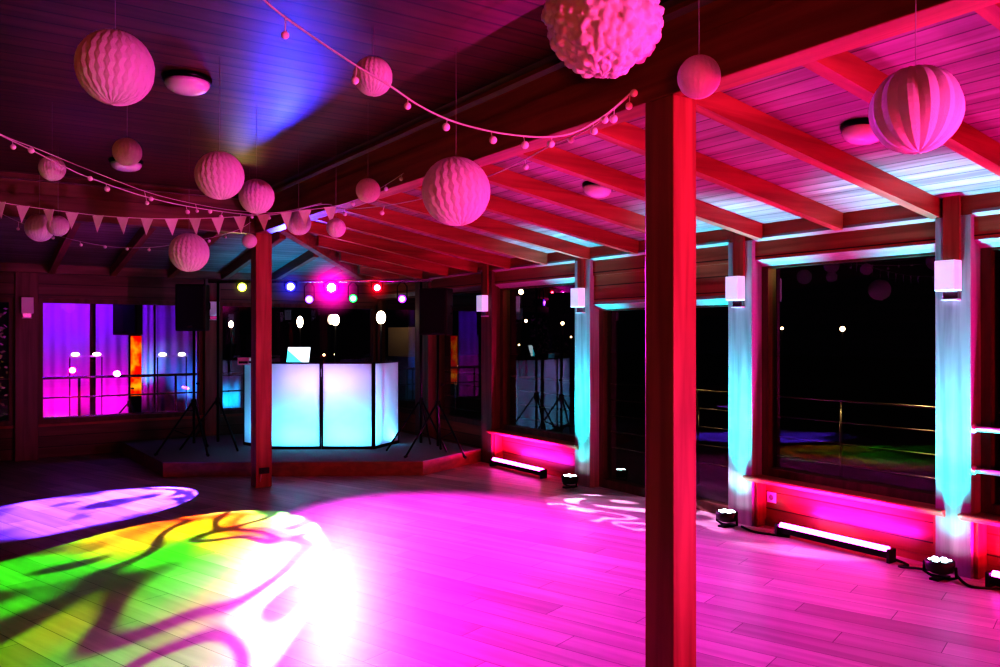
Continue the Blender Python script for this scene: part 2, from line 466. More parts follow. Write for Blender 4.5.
# ------------------------------------------------------------------ back wall
def xat(px, y=YF): return P(px, 300, Y=y).x
postsB = [(xat(15), xat(38.5)), (xat(205), xat(220.5))]
dx = postsB[1][0] - postsB[0][0]
postsB = [(postsB[0][0]-2*dx, postsB[0][1]-2*dx), (postsB[0][0]-dx, postsB[0][1]-dx)] + postsB
for k, (x0, x1) in enumerate(postsB):
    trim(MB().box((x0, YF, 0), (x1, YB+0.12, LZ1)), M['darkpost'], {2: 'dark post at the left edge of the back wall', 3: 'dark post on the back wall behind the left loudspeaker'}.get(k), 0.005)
trim(MB().box((XW-0.02, YB-0.13, 0), (XW+0.12, YB+0.12, LZ1)), M['darkpost'], 'corner post of the room')
trim(MB().box((XL, YF+0.02, LZ1+0.002), (XW+0.02, YB+0.3, LZ1+0.155)), M['darkbeam'], 'wall plate on the back wall', 0.004)
ends = [XL] + sum([[a_, b2] for a_, b2 in postsB], []) + [XW]
wallb = MB()
for i in range(0, len(ends), 2):
    x0, x1 = ends[i], ends[i+1]
    wallb.box((x0, YF+0.045, 2.14), (x1, YB+0.2, LZ1))
    wallb.box((x0, YB, 0), (x1, YB+0.2, SILL))
    trim(MB().box((x0, YB-0.06, SILL), (x1, YB+0.1, SILL+0.035)), M['beamX'])
    f = MB(); w = 0.06; ya, yb = YB-0.02, YB+0.09; zb, zt = SILL+0.035, 2.14
    f.box((x0, ya, zb), (x0+w, yb, zt)).box((x1-w, ya, zb), (x1, yb, zt)).box((x0+w, ya, zt-w), (x1-w, yb, zt)).box((x0+w, ya, zb), (x1-w, yb, zb+w))
    g = MB(); g.add([(x0+w, YB+.04, zb+.03), (x1-w, YB+.04, zb+.03), (x1-w, YB+.04, zt-w), (x0+w, YB+.04, zt-w)], [(0, 1, 2, 3)])
    window(f, g, {2*2: 'back window with the purple drapes behind it', 2*3: 'back window behind the booth', 2*2-0: 'back window with the purple drapes behind it'}.get(i))  # the drapes behind it are stand-ins for a reflection
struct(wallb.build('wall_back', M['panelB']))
# unseen walls closing the room
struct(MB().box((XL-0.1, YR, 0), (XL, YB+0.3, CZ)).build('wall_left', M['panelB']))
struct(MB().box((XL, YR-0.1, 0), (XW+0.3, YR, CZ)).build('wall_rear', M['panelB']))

# ------------------------------------------------------------------ sconces on the posts
sc0 = {}
def sconce(loc, rz, label):
    """local: back plate at y=0, front towards -y, origin at the foot of the bracket"""
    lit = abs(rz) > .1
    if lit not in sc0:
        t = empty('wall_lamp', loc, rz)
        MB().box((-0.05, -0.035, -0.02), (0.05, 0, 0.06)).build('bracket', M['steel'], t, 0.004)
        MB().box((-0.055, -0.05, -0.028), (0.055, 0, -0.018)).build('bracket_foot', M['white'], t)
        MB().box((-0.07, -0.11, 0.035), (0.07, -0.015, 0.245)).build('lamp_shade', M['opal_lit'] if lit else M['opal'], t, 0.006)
        sc0[lit] = t
    else:
        t = copy_tree(sc0[lit]); t.location = loc; t.rotation_euler = (0, 0, rz)
    return tag(t, label, 'wall lamp', 'white box lamps on the wall posts')
lampz = 1.65 + 0.265
for n, y0, y1 in postsR:
    lab = {'C': 'white box lamp on the cyan post nearest the right edge', 'B': 'white box lamp on the cyan post right of the foreground post',
           'A': 'white box lamp on the cyan post left of the foreground post', 'D': 'pink-lit box lamp on the post by the stage corner',
           }.get(n)
    if not lab: continue
    sconce((XF, (y0+y1)/2, lampz), -PI/2, lab)
    # timber strip above the lamp
    trim(MB().box((XF-0.02, (y0+y1)/2-0.055, lampz+0.25), (XF, (y0+y1)/2+0.055, LZ1+0.16)), M['post'])
sconce(((postsB[2][0]+postsB[2][1])/2, YF, lampz-0.02), 0, 'dim box lamp on the dark post at the left edge')
sconce(((postsB[3][0]+postsB[3][1])/2, YF, lampz-0.02), 0, 'dim box lamp on the back post beside the left loudspeaker')

# ------------------------------------------------------------------ dome lamps
def dome(loc, tilt, R, label):
    t = empty('ceiling_lamp', loc, 0, label, 'ceiling lamp', 'round dome lamps on the ceiling')
    t.rotation_euler = (0, tilt, 0)
    MB().lathe([(R*1.0, 0), (R*1.04, -0.012), (R*1.0, -0.03), (R*0.9, -0.032)], 32).build('base_ring', M['blackmetal'], t)
    MB().lathe([(R*0.95, -0.026), (R*0.93, -0.05), (R*0.8, -0.075), (R*0.55, -0.092), (R*0.25, -0.1), (0.005, -0.101)], 32).build('diffuser', M['opal'], t)
dome(P(187, 77, Z=CZ), 0, 0.135, 'round dome lamp on the flat ceiling beside the big paper ball')
dome(P(126, 160, Z=CZ), 0, 0.135, 'round dome lamp on the flat ceiling behind a small paper ball')
sl = math.atan((RZB-RZW)/(XF-XB1))
for px, py, lab in ((864, 126, 'round dome lamp on the sloping ceiling left of a ribbed paper ball'), (598, 185, 'round dome lamp on the sloping ceiling left of the foreground post')):
    x = 4.2
    for _ in range(20):
        p = P(px, py, Z=zrX(x)+RD); x = p.x
    dome(p, sl, 0.12, lab)

# ------------------------------------------------------------------ paper balls
def ball_mesh(n, amp, rows=28, zig=0.5):
    m = MB(); seg = n*4; vs = []; fs = []
    for i in range(rows+1):
        th = PI*i/rows
        sh = (zig if i % 2 else -zig) * 0.5
        for k in range(seg):
            t = k/4.0 + sh * (1 if (k//4) % 2 else -1) * 0.5
            w = abs(2*((k/4.0) % 1) - 1)          # 0 at fold, 1 at ridge
            ph = 2*PI*(t)/n
            rr = 1 - amp*(1-w)*(math.sin(th)**0.5 if math.sin(th) > 0 else 0)
            vs.append((rr*math.sin(th)*math.cos(ph), rr*math.sin(th)*math.sin(ph), math.cos(th)*(1-0.02*(1-w))))
    for i in range(rows):
        for k in range(seg):
            fs.append((i*seg+k, (i+1)*seg+k, (i+1)*seg+(k+1) % seg, i*seg+(k+1) % seg))
    m.add(vs, fs, False)
    me = bpy.data.meshes.new('honeycomb_ball'); me.from_pydata(m.v, [], m.f); me.materials.append(M['paper']); me.update()
    return me
BALL = {'fine': ball_mesh(24, 0.032, 18, 0.5), 'coarse': ball_mesh(14, 0.06, 20, 0.0)}
balls = [
 (115, 68, 37, 3.55, 'fine', 'largest pleated paper ball at upper left, beside the dome lamp'),
 (52, 168.5, 12.5, 5.3, 'fine', 'small paper ball at far left, just above the fairy lights'),
 (127, 152, 14, 5.0, 'fine', 'small paper ball hanging in front of the second dome lamp'),
 (219.5, 175.5, 24, 4.45, 'fine', 'medium pleated paper ball above the bunting, left of a smaller one'),
 (256.5, 196.5, 17.5, 5.4, 'fine', 'paper ball touching the bunting just above the back post'),
 (373, 76.5, 19.5, 4.0, 'fine', 'paper ball crossed by the fairy light cable near top centre'),
 (368, 190.5, 12.3, 5.3, 'fine', 'small paper ball in front of the dark beam, left of the big centre ball'),
 (456, 191.5, 34.5, 4.3, 'fine', 'large honeycomb paper ball in the centre below the main beam'),
 (699, 77, 21.5, 3.1, 'fine', 'small paper ball at the top of the foreground post'),
 (916, 110, 43.5, 2.55, 'coarse', 'large coarsely ribbed paper ball at upper right'),
 (298.5, 223, 12.5, 6.6, 'fine', 'shadowed paper ball half behind the bunting right of the back post'),
 (249.5, 241, 7.3, 7.4, 'fine', 'tiny paper ball just left of the back post'),
 (336, 228, 9.7, 6.2, 'fine', 'small paper ball below the right end of the bunting'),
 (189, 252.5, 19.5, 6.0, 'fine', 'paper ball hanging just under the bunting left of the back post'),
 (39.5, 228, 13.7, 7.0, 'fine', 'paper ball below the bunting at far left, left of its smaller twin'),
 (58, 226, 10.3, 6.6, 'fine', 'smaller orange-pink paper ball below the bunting at far left'),
]
for i, (px, py, rp, D, kind, lab) in enumerate(balls):
    c = P(px, py, D=D); R = rp*D/FPX
    t = empty('paper_ball', c - Vector((0, 0, R)), 0, lab, 'paper ball', 'hanging paper balls')
    o = bpy.data.objects.new('honeycomb_ball', BALL[kind]); col.objects.link(o); o.parent = t
    o.location = (0, 0, R); o.scale = (R, R, R); o.rotation_euler = (random.uniform(-.12, .12), random.uniform(-.12, .12), random.uniform(0, 6))
    top = CZ if c.x < XB0+0.01 else BZ0
    MB().tube([(0, 0, 2*R-0.01), (0, 0, top-(c.z-R))], 0.0016, 5).build('thread', M['thread'], t)
# ruffled tissue pompom
c = P(603, 16, D=2.9); R = 60*2.9/FPX
t = empty('tissue_pompom', c - Vector((0, 0, R)), 0, 'big ruffled tissue pompom cut off by the top edge', 'pompom')
from mathutils import kdtree, noise as mnoise
nP = 340; kd = kdtree.KDTree(nP); dirs_ = []
for k in range(nP):
    z = 1 - 2*(k+0.5)/nP; ph = k*2.39996
    n = Vector((math.sqrt(1-z*z)*math.cos(ph), math.sqrt(1-z*z)*math.sin(ph), z))
    n = (n + Vector([random.uniform(-.07, .07) for _ in range(3)])).normalized(); kd.insert(n, k); dirs_.append(random.uniform(.93, 1.03))
kd.balance()
m = MB(); NU, NV = 150, 84; vs = []; fs = []
for i in range(NV+1):
    th = PI*i/NV
    for k in range(NU):
        ph = 2*PI*k/NU; n = Vector((math.sin(th)*math.cos(ph), math.sin(th)*math.sin(ph), math.cos(th)))
        (c1_, i1, d1), (c2_, i2, d2) = kd.find_n(n, 2)
        edge = max(0.0, 1-(d2-d1)/.09)                     # 1 in the crease between two tufts
        ruff = mnoise.noise(n*17)*.022 + mnoise.noise(n*38)*.014
        rr = R*(dirs_[i1] - .055*edge**1.5 + ruff)
        vs.append(Vector((0, 0, R)) + n*rr)
for i in range(NV):
    for k in range(NU): fs.append((i*NU+k, (i+1)*NU+k, (i+1)*NU+(k+1) % NU, i*NU+(k+1) % NU))
m.add(vs, fs, True)
m.build('tissue_petals', M['paper'], t)
MB().tube([(0, 0, 2*R-0.02), (0, 0, CZ-(c.z-R))], 0.0016, 5).build('thread', M['thread'], t)

# ------------------------------------------------------------------ garlands
def spline(knots, n=10):
    pts = [Vector(k) for k in knots]; out = []
    for i in range(len(pts)-1):
        p0 = pts[max(i-1, 0)]; p1 = pts[i]; p2 = pts[i+1]; p3 = pts[min(i+2, len(pts)-1)]
        for j in range(n):
            s = j/n
            out.append(0.5*((2*p1) + (p2-p0)*s + (2*p0-5*p1+4*p2-p3)*s*s + (3*p1-p0-3*p2+p3)*s**3))
    out.append(pts[-1]); return out
def garland(knots, bulbs, label, rb=0.014, rc=0.0035):
    """knots (px,py,depth); bulbs (px,py) hung at the depth of the cable"""
    w = [P(x, y, D=d) for x, y, d in knots]
    base = w[0]
    t = empty('fairy_lights', base, 0, label, 'fairy lights', 'fairy light strings under the ceiling')
    pts = spline(w)
    MB().tube([p-base for p in pts], rc, 6).build('cable', M['string'], t)
    for x, y in bulbs:
        # nearest cable point in x
        def px_of(p):
            v = p - Vector((0, 0, CH)); return 500 + FPX*v.dot(RIGHT)/v.dot(FWD)
        q = min(pts, key=lambda p: abs(px_of(p)-x))
        D = (q-Vector((0, 0, CH))).dot(FWD)
        b = P(x, y, D=D)
        m = MB(); m.ball((0, 0, 0), rb*random.uniform(.9, 1.1), 12, 8)
        hook = q - b
        m.tube([(0, 0, 0), hook], 0.0025, 5)
        m.build('bulb', M['bulb'], t, loc=b-base)
garland([(235, -30, 3.52), (264, 0, 3.55), (293, 23, 3.6), (352, 63, 3.65), (390, 86, 3.7), (420, 106, 3.75), (455, 122, 3.8), (500, 133, 3.82), (545, 137, 3.85), (575, 132, 3.87), (605, 115, 3.88), (634, 90, 3.88)],
        [(285, 35), (355, 80.5), (407.5, 106), (446, 127), (493, 140), (525, 145), (551, 144), (594, 131), (605, 120), (613.6, 119), (629, 106), (634, 93)],
        'thick fairy light string sweeping from the top edge past the centre to the beam', 0.0185, 0.005)
garland([(331, 209, 6.88), (365, 208, 6.4), (420, 199, 5.7), (489, 176, 4.95), (522, 161, 4.65), (552, 145, 4.4), (590, 128, 4.12), (628, 97, 3.9)],
        [(345, 214), (382, 213), (430, 203), (526, 167), (571, 140)],
        'thin fairy light string running along under the main beam', 0.017, 0.004)
garland([(-30, 118, 4.3), (0, 135, 4.5), (31, 150, 4.7), (66, 167.5, 4.9), (90, 178, 5.1), (150, 198, 5.6), (210, 210, 6.1), (270, 215, 6.6), (318, 205, 6.88), (332, 205, 6.9)],
        [(13, 147), (31, 150.5), (90, 178.5), (107, 189), (151, 199), (187.5, 212), (210, 211.5), (221, 217), (240, 220), (269, 218)],
        'fairy light string descending from the left edge, the brighter of a pair', 0.017, 0.004)
garland([(-30, 112, 4.5), (0, 134, 4.7), (45, 152, 5.0), (90, 170.5, 5.3), (150, 193, 5.8), (200, 205, 6.2), (240, 211, 6.5), (280, 212, 6.75), (322, 203, 6.9)],
        [(147, 203), (197, 211), (252, 217)],
        'dimmer fairy light string descending from the left edge, just above its twin', 0.014, 0.003)
garland([(-30, 195, 7.3), (10, 218, 7.4), (55, 235, 7.5), (105, 246, 7.6), (150, 247.5, 7.7), (200, 240, 7.8), (235, 231, 7.9), (251, 222, 7.95)],
        [(18, 229), (53, 238), (81, 245), (105, 247), (127, 249), (149, 250), (170, 250), (209, 241), (225, 237)],
        'faint far fairy light string sagging below the bunting', 0.015, 0.003)
garland([(346, 203, 6.5), (372, 193, 6.2), (404, 173, 5.9)], [(353, 204), (386, 189), (401, 179)], 'short fairy light string rising in front of the dark beam', 0.015, 0.003)
# bunting
kn = [(-25, 194, 5.0), (0, 202, 5.1), (23, 206, 5.2), (48.6, 209.5, 5.3), (98, 215.5, 5.5), (147, 218.5, 5.7), (195, 218.5, 5.9), (240, 216.5, 6.1), (286, 212, 6.3), (330, 207, 6.45), (352, 201, 6.5)]
w = [P(*k[:2], D=k[2]) for k in kn]; base = w[0]
bt = empty('bunting', base, 0, 'string of white triangular pennants hanging across at left', 'bunting')
pts = spline(w)
MB().tube([p-base for p in pts], 0.003, 6).build('cord', M['string'], bt)
def px_of(p):
    v = p - Vector((0, 0, CH)); return 500 + FPX*v.dot(RIGHT)/v.dot(FWD)
for x in (-1, 23, 48.6, 73, 98, 121.5, 147, 171.6, 195, 217.5, 240, 263.5, 286, 307, 329):
    q = min(pts, key=lambda p: abs(px_of(p)-x)); D = (q-Vector((0, 0, CH))).dot(FWD)
    wd = 6.4*D/FPX; h = 17*D/FPX; a_ = random.uniform(-.25, .25)
    ex = RIGHT*math.cos(a_) + FWD*math.sin(a_); nn = ex.cross(Vector((0, 0, 1))).normalized()*0.0012
    lean = ex*random.uniform(-.01, .012)
    tri = [ex*-wd, ex*wd, lean+Vector((0, 0, -h))]
    m = MB(); m.add([v+nn for v in tri]+[v-nn for v in tri], [(0, 1, 2), (5, 4, 3), (0, 3, 4, 1), (1, 4, 5, 2), (2, 5, 3, 0)])
    m.build('pennant', M['pennant'], bt, loc=q-base)

# ------------------------------------------------------------------ stage
SZ = 0.17
fl = P(163, 477, Z=0); fr_ = P(423, 475.5, Z=0); rr_ = P(487, 459.5, Z=0)
poly = [(fl.x, fl.y), (fr_.x, fr_.y), (rr_.x-0.15, rr_.y-0.1), (XF-0.02, rr_.y+0.02), (XF-0.02, YF-0.01), (P(128, 446, Z=SZ).x, YF-0.01)]
st = empty('stage_platform', (0, 0, 0), 0, 'low carpeted stage platform with timber edge in the back corner', 'stage')
MB().prism(poly, 0, SZ-0.012).build('platform_edge', M['stageside'], st)
MB().prism(poly, SZ-0.012, SZ).build('carpet_top', M['stage'], st)

# DJ booth: folding facade of four lit panels
BD = 10.58
bl = P(321.5, 449, D=BD); bl.z = SZ
BH = 86*BD/FPX + 0.01
booth = empty('dj_booth', bl, -TH, 'glowing white folding booth front with black frame on the stage', 'booth')
pw = 52*BD/FPX
def panel(p0, p1):
    p0 = Vector((*p0, 0)); p1 = Vector((*p1, 0)); L_ = (p1-p0).length; an = math.atan2((p1-p0).y, (p1-p0).x)
    fr = MB(); w = 0.022; d_ = 0.03
    fr.box((0.004, -d_/2, 0.0), (w, d_/2, BH)).box((L_-w, -d_/2, 0.0), (L_-0.004, d_/2, BH)).box((w, -d_/2, 0), (L_-w, d_/2, 0.035)).box((w, -d_/2, BH-0.02), (L_-w, d_/2, BH))
    fo = fr.build('panel_frame', M['black'], booth, loc=p0, rot=(0, 0, an))
    sc = MB(); sc.add([(w, -0.008, .035), (L_-w, -0.008, .035), (L_-w, -0.008, BH-.02), (w, -0.008, BH-.02)], [(0, 1, 2, 3)])
    sc.build('panel_screen', M['scrim'], fo)
rwe = (pw + 0.245, 0.62); lwe = (-pw-0.47, 0.45)
panel((-pw, 0), (0, 0)); panel((0, 0), (pw, 0)); panel((pw, 0), rwe); panel(lwe, (-pw, 0))
RB = Matrix.Rotation(-TH, 4, 'Z')
def bw(x, y, z): return bl + (RB @ Vector((x, y, z)))
# table behind the front with the gear
tb = empty('dj_table', bw(0.05, 0.42, 0), -TH, 'black folding table hidden behind the booth front', 'table')
TZ = BH - 0.05
MB().box((-0.62, -0.25, TZ-0.03), (0.62, 0.25, TZ)).build('tabletop', M['black'], tb)
for sx in (-1, 1):
    for sy in (-1, 1): MB().tube([(sx*.56, sy*.2, 0), (sx*.56, sy*.2, TZ-.03)], 0.014, 8).build('leg', M['blackmetal'], tb)
def on_table(px): 
    p = P(px, 360, D=BD+0.42); return Vector((p.x, p.y, SZ+TZ))
lp = on_table(294)
lt = empty('laptop', lp, -TH-0.15, 'open laptop with painted white and cyan glow on its lid on the booth', 'laptop')
MB().box((-0.17, -0.12, 0), (0.17, 0.12, 0.018)).build('keyboard_base', M['steel'], lt, 0.004)
lidm = Matrix.Translation((0, 0.12, 0.018)) @ Matrix.Rotation(-0.28, 4, 'X')
ld_ = MB().box((-0.17, 0, 0), (0.17, 0.01, 0.235), lidm).build('lid', M['steel'], lt)
def screen_mat():
    m, nt, out = newmat('laptop_screen'); L = nt.links.new
    tc = nt.nodes.new('ShaderNodeTexCoord'); sx = nt.nodes.new('ShaderNodeSeparateXYZ'); L(tc.outputs['Object'], sx.inputs[0])
    v = math_node(nt, 'ADD', math_node(nt, 'MULTIPLY', sx.outputs[0], 3.0), math_node(nt, 'MULTIPLY', sx.outputs[2], 4.0))
    cr = nt.nodes.new('ShaderNodeValToRGB'); cr.color_ramp.elements[0].position = 0.28; cr.color_ramp.elements[0].color = (.1, .75, .85, 1)
    cr.color_ramp.elements[1].position = 0.36; cr.color_ramp.elements[1].color = (.8, .95, 1, 1); L(v, cr.inputs[0])
    e_ = nt.nodes.new('ShaderNodeEmission'); e_.inputs[1].default_value = 1.6; L(cr.outputs[0], e_.inputs[0]); L(e_.outputs[0], out.inputs[0]); return m
MB().box((-0.16, -0.003, 0.01), (0.16, -0.001, 0.225), lidm).build('screen', screen_mat(), ld_)  # emission stands in for light falling on the back of the lid
mp_ = on_table(352)
mx = empty('dj_mixer', mp_, -TH, 'dark blue mixer unit on the booth right of the laptop', 'mixer')
MB().box((-0.14, -0.13, 0), (0.14, 0.13, 0.075)).build('case', plain('mixer_case', (.05, .06, .16), .4), mx, 0.006)
for kx in range(4): MB().lathe([(0.012, 0.075), (0.012, 0.092), (0.009, 0.095)], 12, Matrix.Translation((-0.09+0.06*kx, 0.03, 0))).build('knob', M['black'], mx)
pp = P(246, 356, D=BD+0.35)
sb = empty('control_box', on_table(254) + RIGHT*(-0.0), -TH, 'small pale device on the booth left of the back post', 'device')
MB().box((-0.20, -0.08, 0), (-0.04, 0.08, 0.10)).build('case', M['white'], sb, 0.006)
MB().box((-0.18, -0.084, 0.02), (-0.06, -0.08, 0.05)).build('front_panel', M['black'], sb)

# tripod stands, loudspeakers
def tripod(t, z_top, spread, legs, hub_z=0.62, r=0.016):
    MB().tube([(0, 0, 0.12), (0, 0, z_top)], r, 10).build('pole', M['blackmetal'], t)
    MB().lathe([(0.03, hub_z-.05), (0.034, hub_z), (0.03, hub_z+.05)], 14).build('collar', M['black'], t)
    MB().tube([(0.03, 0, hub_z+.25), (0.07, 0, hub_z+.25)], 0.014, 8).build('knob', M['black'], t)
    for a_ in legs:
        dx_, dy_ = math.cos(a_), math.sin(a_)
        lg = MB().tube([(0.03*dx_, 0.03*dy_, hub_z), (spread*dx_, spread*dy_, 0.02)], 0.012, 8).build('leg', M['blackmetal'], t)
        MB().tube([(0.02*dx_, 0.02*dy_, 0.2), (spread*.52*dx_, spread*.52*dy_, 0.2+0.1)], 0.007, 6).build('brace', M['blackmetal'], t)
        MB().tube([(spread*.95*dx_, spread*.95*dy_, 0.034), (spread*1.03*dx_, spread*1.03*dy_, 0.019)], 0.016, 8).build('foot', M['black'], lg)
def stage_pt(px, D):
    p = P(px, 400, D=D); p.z = SZ; return p
def speaker(loc, rz, w, h, d, label):
    t = empty('loudspeaker', loc, rz, label, 'loudspeaker')
    poly = [(-w/2, -d/2), (w/2, -d/2), (w/2, d*0.1), (w*0.3, d/2), (-w*0.3, d/2), (-w/2, d*0.1)]
    MB().prism(poly, 0, h).build('cabinet', M['black'], t, 0.012)
    MB().box((-w/2+.02, -d/2-.012, .02), (w/2-.02, -d/2+.001, h-.02)).build('grille', M['grille'], t, 0.006)
    for sx in (-1, 1): MB().tube([(sx*(w/2+.004), -.05, h*.45), (sx*(w/2+.025), -.05, h*.48), (sx*(w/2+.025), -.05, h*.60), (sx*(w/2+.004), -.05, h*.63)], 0.008, 8).build('handle', M['blackmetal'], t)
    MB().box((-.03, -d/2-.016, .045), (.03, -d/2-.012, .06)).build('badge', M['steel'], t)
spL = stage_pt(194, 10.25)
t = empty('speaker_stand', spL, -TH, 'black tripod stand under the left loudspeaker', 'speaker stand')
ztop = P(194, 331, D=10.25).z - SZ
tripod(t, ztop, 0.47, (math.radians(222), math.radians(-50), math.radians(90)))
speaker(spL + Vector((0, 0, ztop)), -TH+0.1, 0.36, 46*10.25/FPX, 0.34, 'black loudspeaker on the tripod left of the back post')
spR = stage_pt(438, 10.0)
t = empty('speaker_stand', spR, -TH, 'black tripod stand under the right loudspeaker', 'speaker stand')
ztop = P(438, 335, D=10.0).z - SZ
tripod(t, ztop, 0.45, (math.radians(215), math.radians(-40), math.radians(90)))
speaker(spR + Vector((0, 0, ztop)), -TH-0.3, 0.36, 46*10.0/FPX, 0.34, 'black loudspeaker on the tripod right of the booth')

# lighting bridge: two stands and a bar
LD = 10.9
s1 = stage_pt(218, 10.55); s2 = stage_pt(421, 10.45)
barz = P(300, 281, D=10.5).z
br = empty('light_bridge', s1, 0, 'black lighting bridge of two tripods and a crossbar behind the booth', 'lighting stand')
for k, s in enumerate((s1, s2)):
    q = s - s1
    for a_ in (math.radians(205-34), math.radians(-40-34), math.radians(80-34)):
        MB().tube([q+Vector((0.03*math.cos(a_), 0.03*math.sin(a_), .62)), q+Vector((.46*math.cos(a_), .46*math.sin(a_), .02))], .012, 8).build('leg', M['blackmetal'], br)
    MB().tube([q+Vector((0, 0, .10)), q+Vector((0, 0, barz-SZ))], .017, 10).build('pole', M['blackmetal'], br)
    MB().lathe([(.03, .57), (.035, .62), (.03, .67)], 14, Matrix.Translation(q)).build('collar', M['black'], br)
dirb = (s2-s1).normalized()
MB().tube([Vector((0, 0, barz-SZ))-dirb*.12, s2-s1+Vector((0, 0, barz-SZ))+dirb*.15], .024, 10).build('crossbar', M['steel'], br)
def bar_pt(px):
    # point of the bar at pixel column px
    best = None
    for i in range(401):
        p = s1 + (s2-s1)*(i/400*1.2-.1); 
        if best is None or abs(px_of(p)-px) < best[0]: best = (abs(px_of(p)-px), p)
    p = best[1].copy(); p.z = barz; return p
def lens_mat(name, c_, strength):
    m, nt, out = newmat(name); L = nt.links.new
    lw = nt.nodes.new('ShaderNodeLayerWeight'); lw.inputs[0].default_value = .3
    e_ = nt.nodes.new('ShaderNodeEmission'); e_.inputs[0].default_value = (*c_, 1); e_.inputs[1].default_value = strength
    L(e_.outputs[0], out.inputs[0]); return m
def can(name, p, target, colr, strength, r, L_, label, cat, drop, lensr=None, rim=None):
    """spotlight hanging below the bar: local -Z is the beam"""
    t = empty(name, p, 0, label, cat)
    hb = Vector((0, 0, -drop))
    rot = aim(p+hb, target).to_matrix().to_4x4()
    mt = Matrix.Translation(hb) @ rot
    MB().lathe([(r*.75, L_*.75), (r*.95, L_*.6), (r, L_*.1), (r*1.05, -L_*.25), (r*.96, -L_*.25)], 20, mt).build('housing', M['black'], t)
    MB().lathe([(lensr or r*.9, -L_*.25), ((lensr or r*.9)*.98, -L_*.27), (0.002, -L_*.29)], 20, mt).build('lens', emit('lens_glow', rim or colr, 3.2), t)
    MB().lathe([((lensr or r*.9)*.62, -L_*.285), ((lensr or r*.9)*.6, -L_*.295), (0.002, -L_*.30)], 18, mt).build('lens_core', emit('lens_core', colr, strength), t)
    y = MB(); ax = rot.to_3x3() @ Vector((1, 0, 0))
    y.tube([hb+ax*r*1.1, hb+ax*r*1.1+Vector((0, 0, drop*.7)), Vector((0, 0, -.0)) , hb-ax*r*1.1+Vector((0, 0, drop*.7)), hb-ax*r*1.1], .007, 6)
    y.build('yoke', M['blackmetal'], t)
    return p + hb, rot
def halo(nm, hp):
    """emission ball that paints a soft glow round a lamp"""
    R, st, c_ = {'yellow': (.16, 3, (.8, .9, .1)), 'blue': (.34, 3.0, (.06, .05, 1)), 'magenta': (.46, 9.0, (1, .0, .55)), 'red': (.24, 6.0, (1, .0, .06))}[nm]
    m, nt, out = newmat('halo_'+nm); L = nt.links.new
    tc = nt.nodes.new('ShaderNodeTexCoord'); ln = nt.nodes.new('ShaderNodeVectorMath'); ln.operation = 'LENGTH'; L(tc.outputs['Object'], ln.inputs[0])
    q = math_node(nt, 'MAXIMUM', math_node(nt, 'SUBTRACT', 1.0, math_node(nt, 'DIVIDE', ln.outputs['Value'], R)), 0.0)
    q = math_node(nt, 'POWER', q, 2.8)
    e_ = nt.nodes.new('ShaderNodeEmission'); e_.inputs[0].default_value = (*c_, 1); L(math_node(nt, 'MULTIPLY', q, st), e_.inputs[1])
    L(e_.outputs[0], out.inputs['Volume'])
    o = MB().ball((0, 0, 0), R, 20, 14).build('stage_haze', m, loc=hp)  # emission-only volume: the lamp's halo is painted, nothing scatters here
    tag(o, {'yellow': 'faint painted yellow glow round the leftmost par spotlight', 'blue': 'painted blue glow round the par spotlight right of the back post', 'magenta': 'painted magenta glow round the brightest par spotlight', 'red': 'painted red glow round the par spotlight above the booth end'}[nm], 'haze', kind='stuff')
crowd = Vector((1.6, 3.0, 0.6))
LC = {'yellow': (1, 0.95, .25), 'blue': (.08, .12, 1), 'magenta': (1, .05, .75), 'red': (1, .02, .08)}
camp = Vector((0, 0, CH))
heads = {}
for nm, px, py, c_, st_, r_, lab in (
    ('yellow', 242, 287, (1, .95, .35), 14, .062, 'par spotlight glowing yellow-white on the lighting bridge left of the back post'),
    ('blue', 290.5, 286.5, (.35, .4, 1), 30, .07, 'par spotlight glowing blue on the lighting bridge right of the back post'),
    ('magenta', 331.5, 287.5, (1, .35, .95), 60, .09, 'brightest par spotlight, glowing magenta above the booth'),
    ('red', 377, 287.5, (1, .12, .2), 30, .066, 'par spotlight glowing red above the right end of the booth')):
    bp_ = bar_pt(px)
    hp = P(px, py, D=(bp_-Vector((0, 0, CH))).dot(FWD))
    heads[nm], _ = can('par_spotlight', bp_, camp + Vector((0.3, 0, -.6)), c_, st_, r_, .24, lab, 'spotlight', barz-hp.z, rim={'yellow': (.75, .8, .1), 'blue': (.06, .05, 1), 'magenta': (1, .02, .7), 'red': (1, .01, .03)}[nm])
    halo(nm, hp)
for nm, px, py, c_, lab in (
    ('violet', 309, 299.5, (.55, .3, 1), 'small effect light glowing violet between the blue and magenta spotlights'),
    ('green', 353, 298.5, (.25, 1, .45), 'small effect light glowing green between the magenta and red spotlights'),
    ('purple', 402, 299, (.7, .2, 1), 'small effect light glowing purple right of the red spotlight')):
    bp_ = bar_pt(px)
    hp = P(px, py, D=(bp_-Vector((0, 0, CH))).dot(FWD))
    heads[nm], _ = can('effect_light', bp_, camp, c_, 9, .056, .17, lab, 'effect light', barz-hp.z, rim={'violet': (.25, .1, 1), 'green': (.03, .8, .12), 'purple': (.35, .05, 1)}[nm])

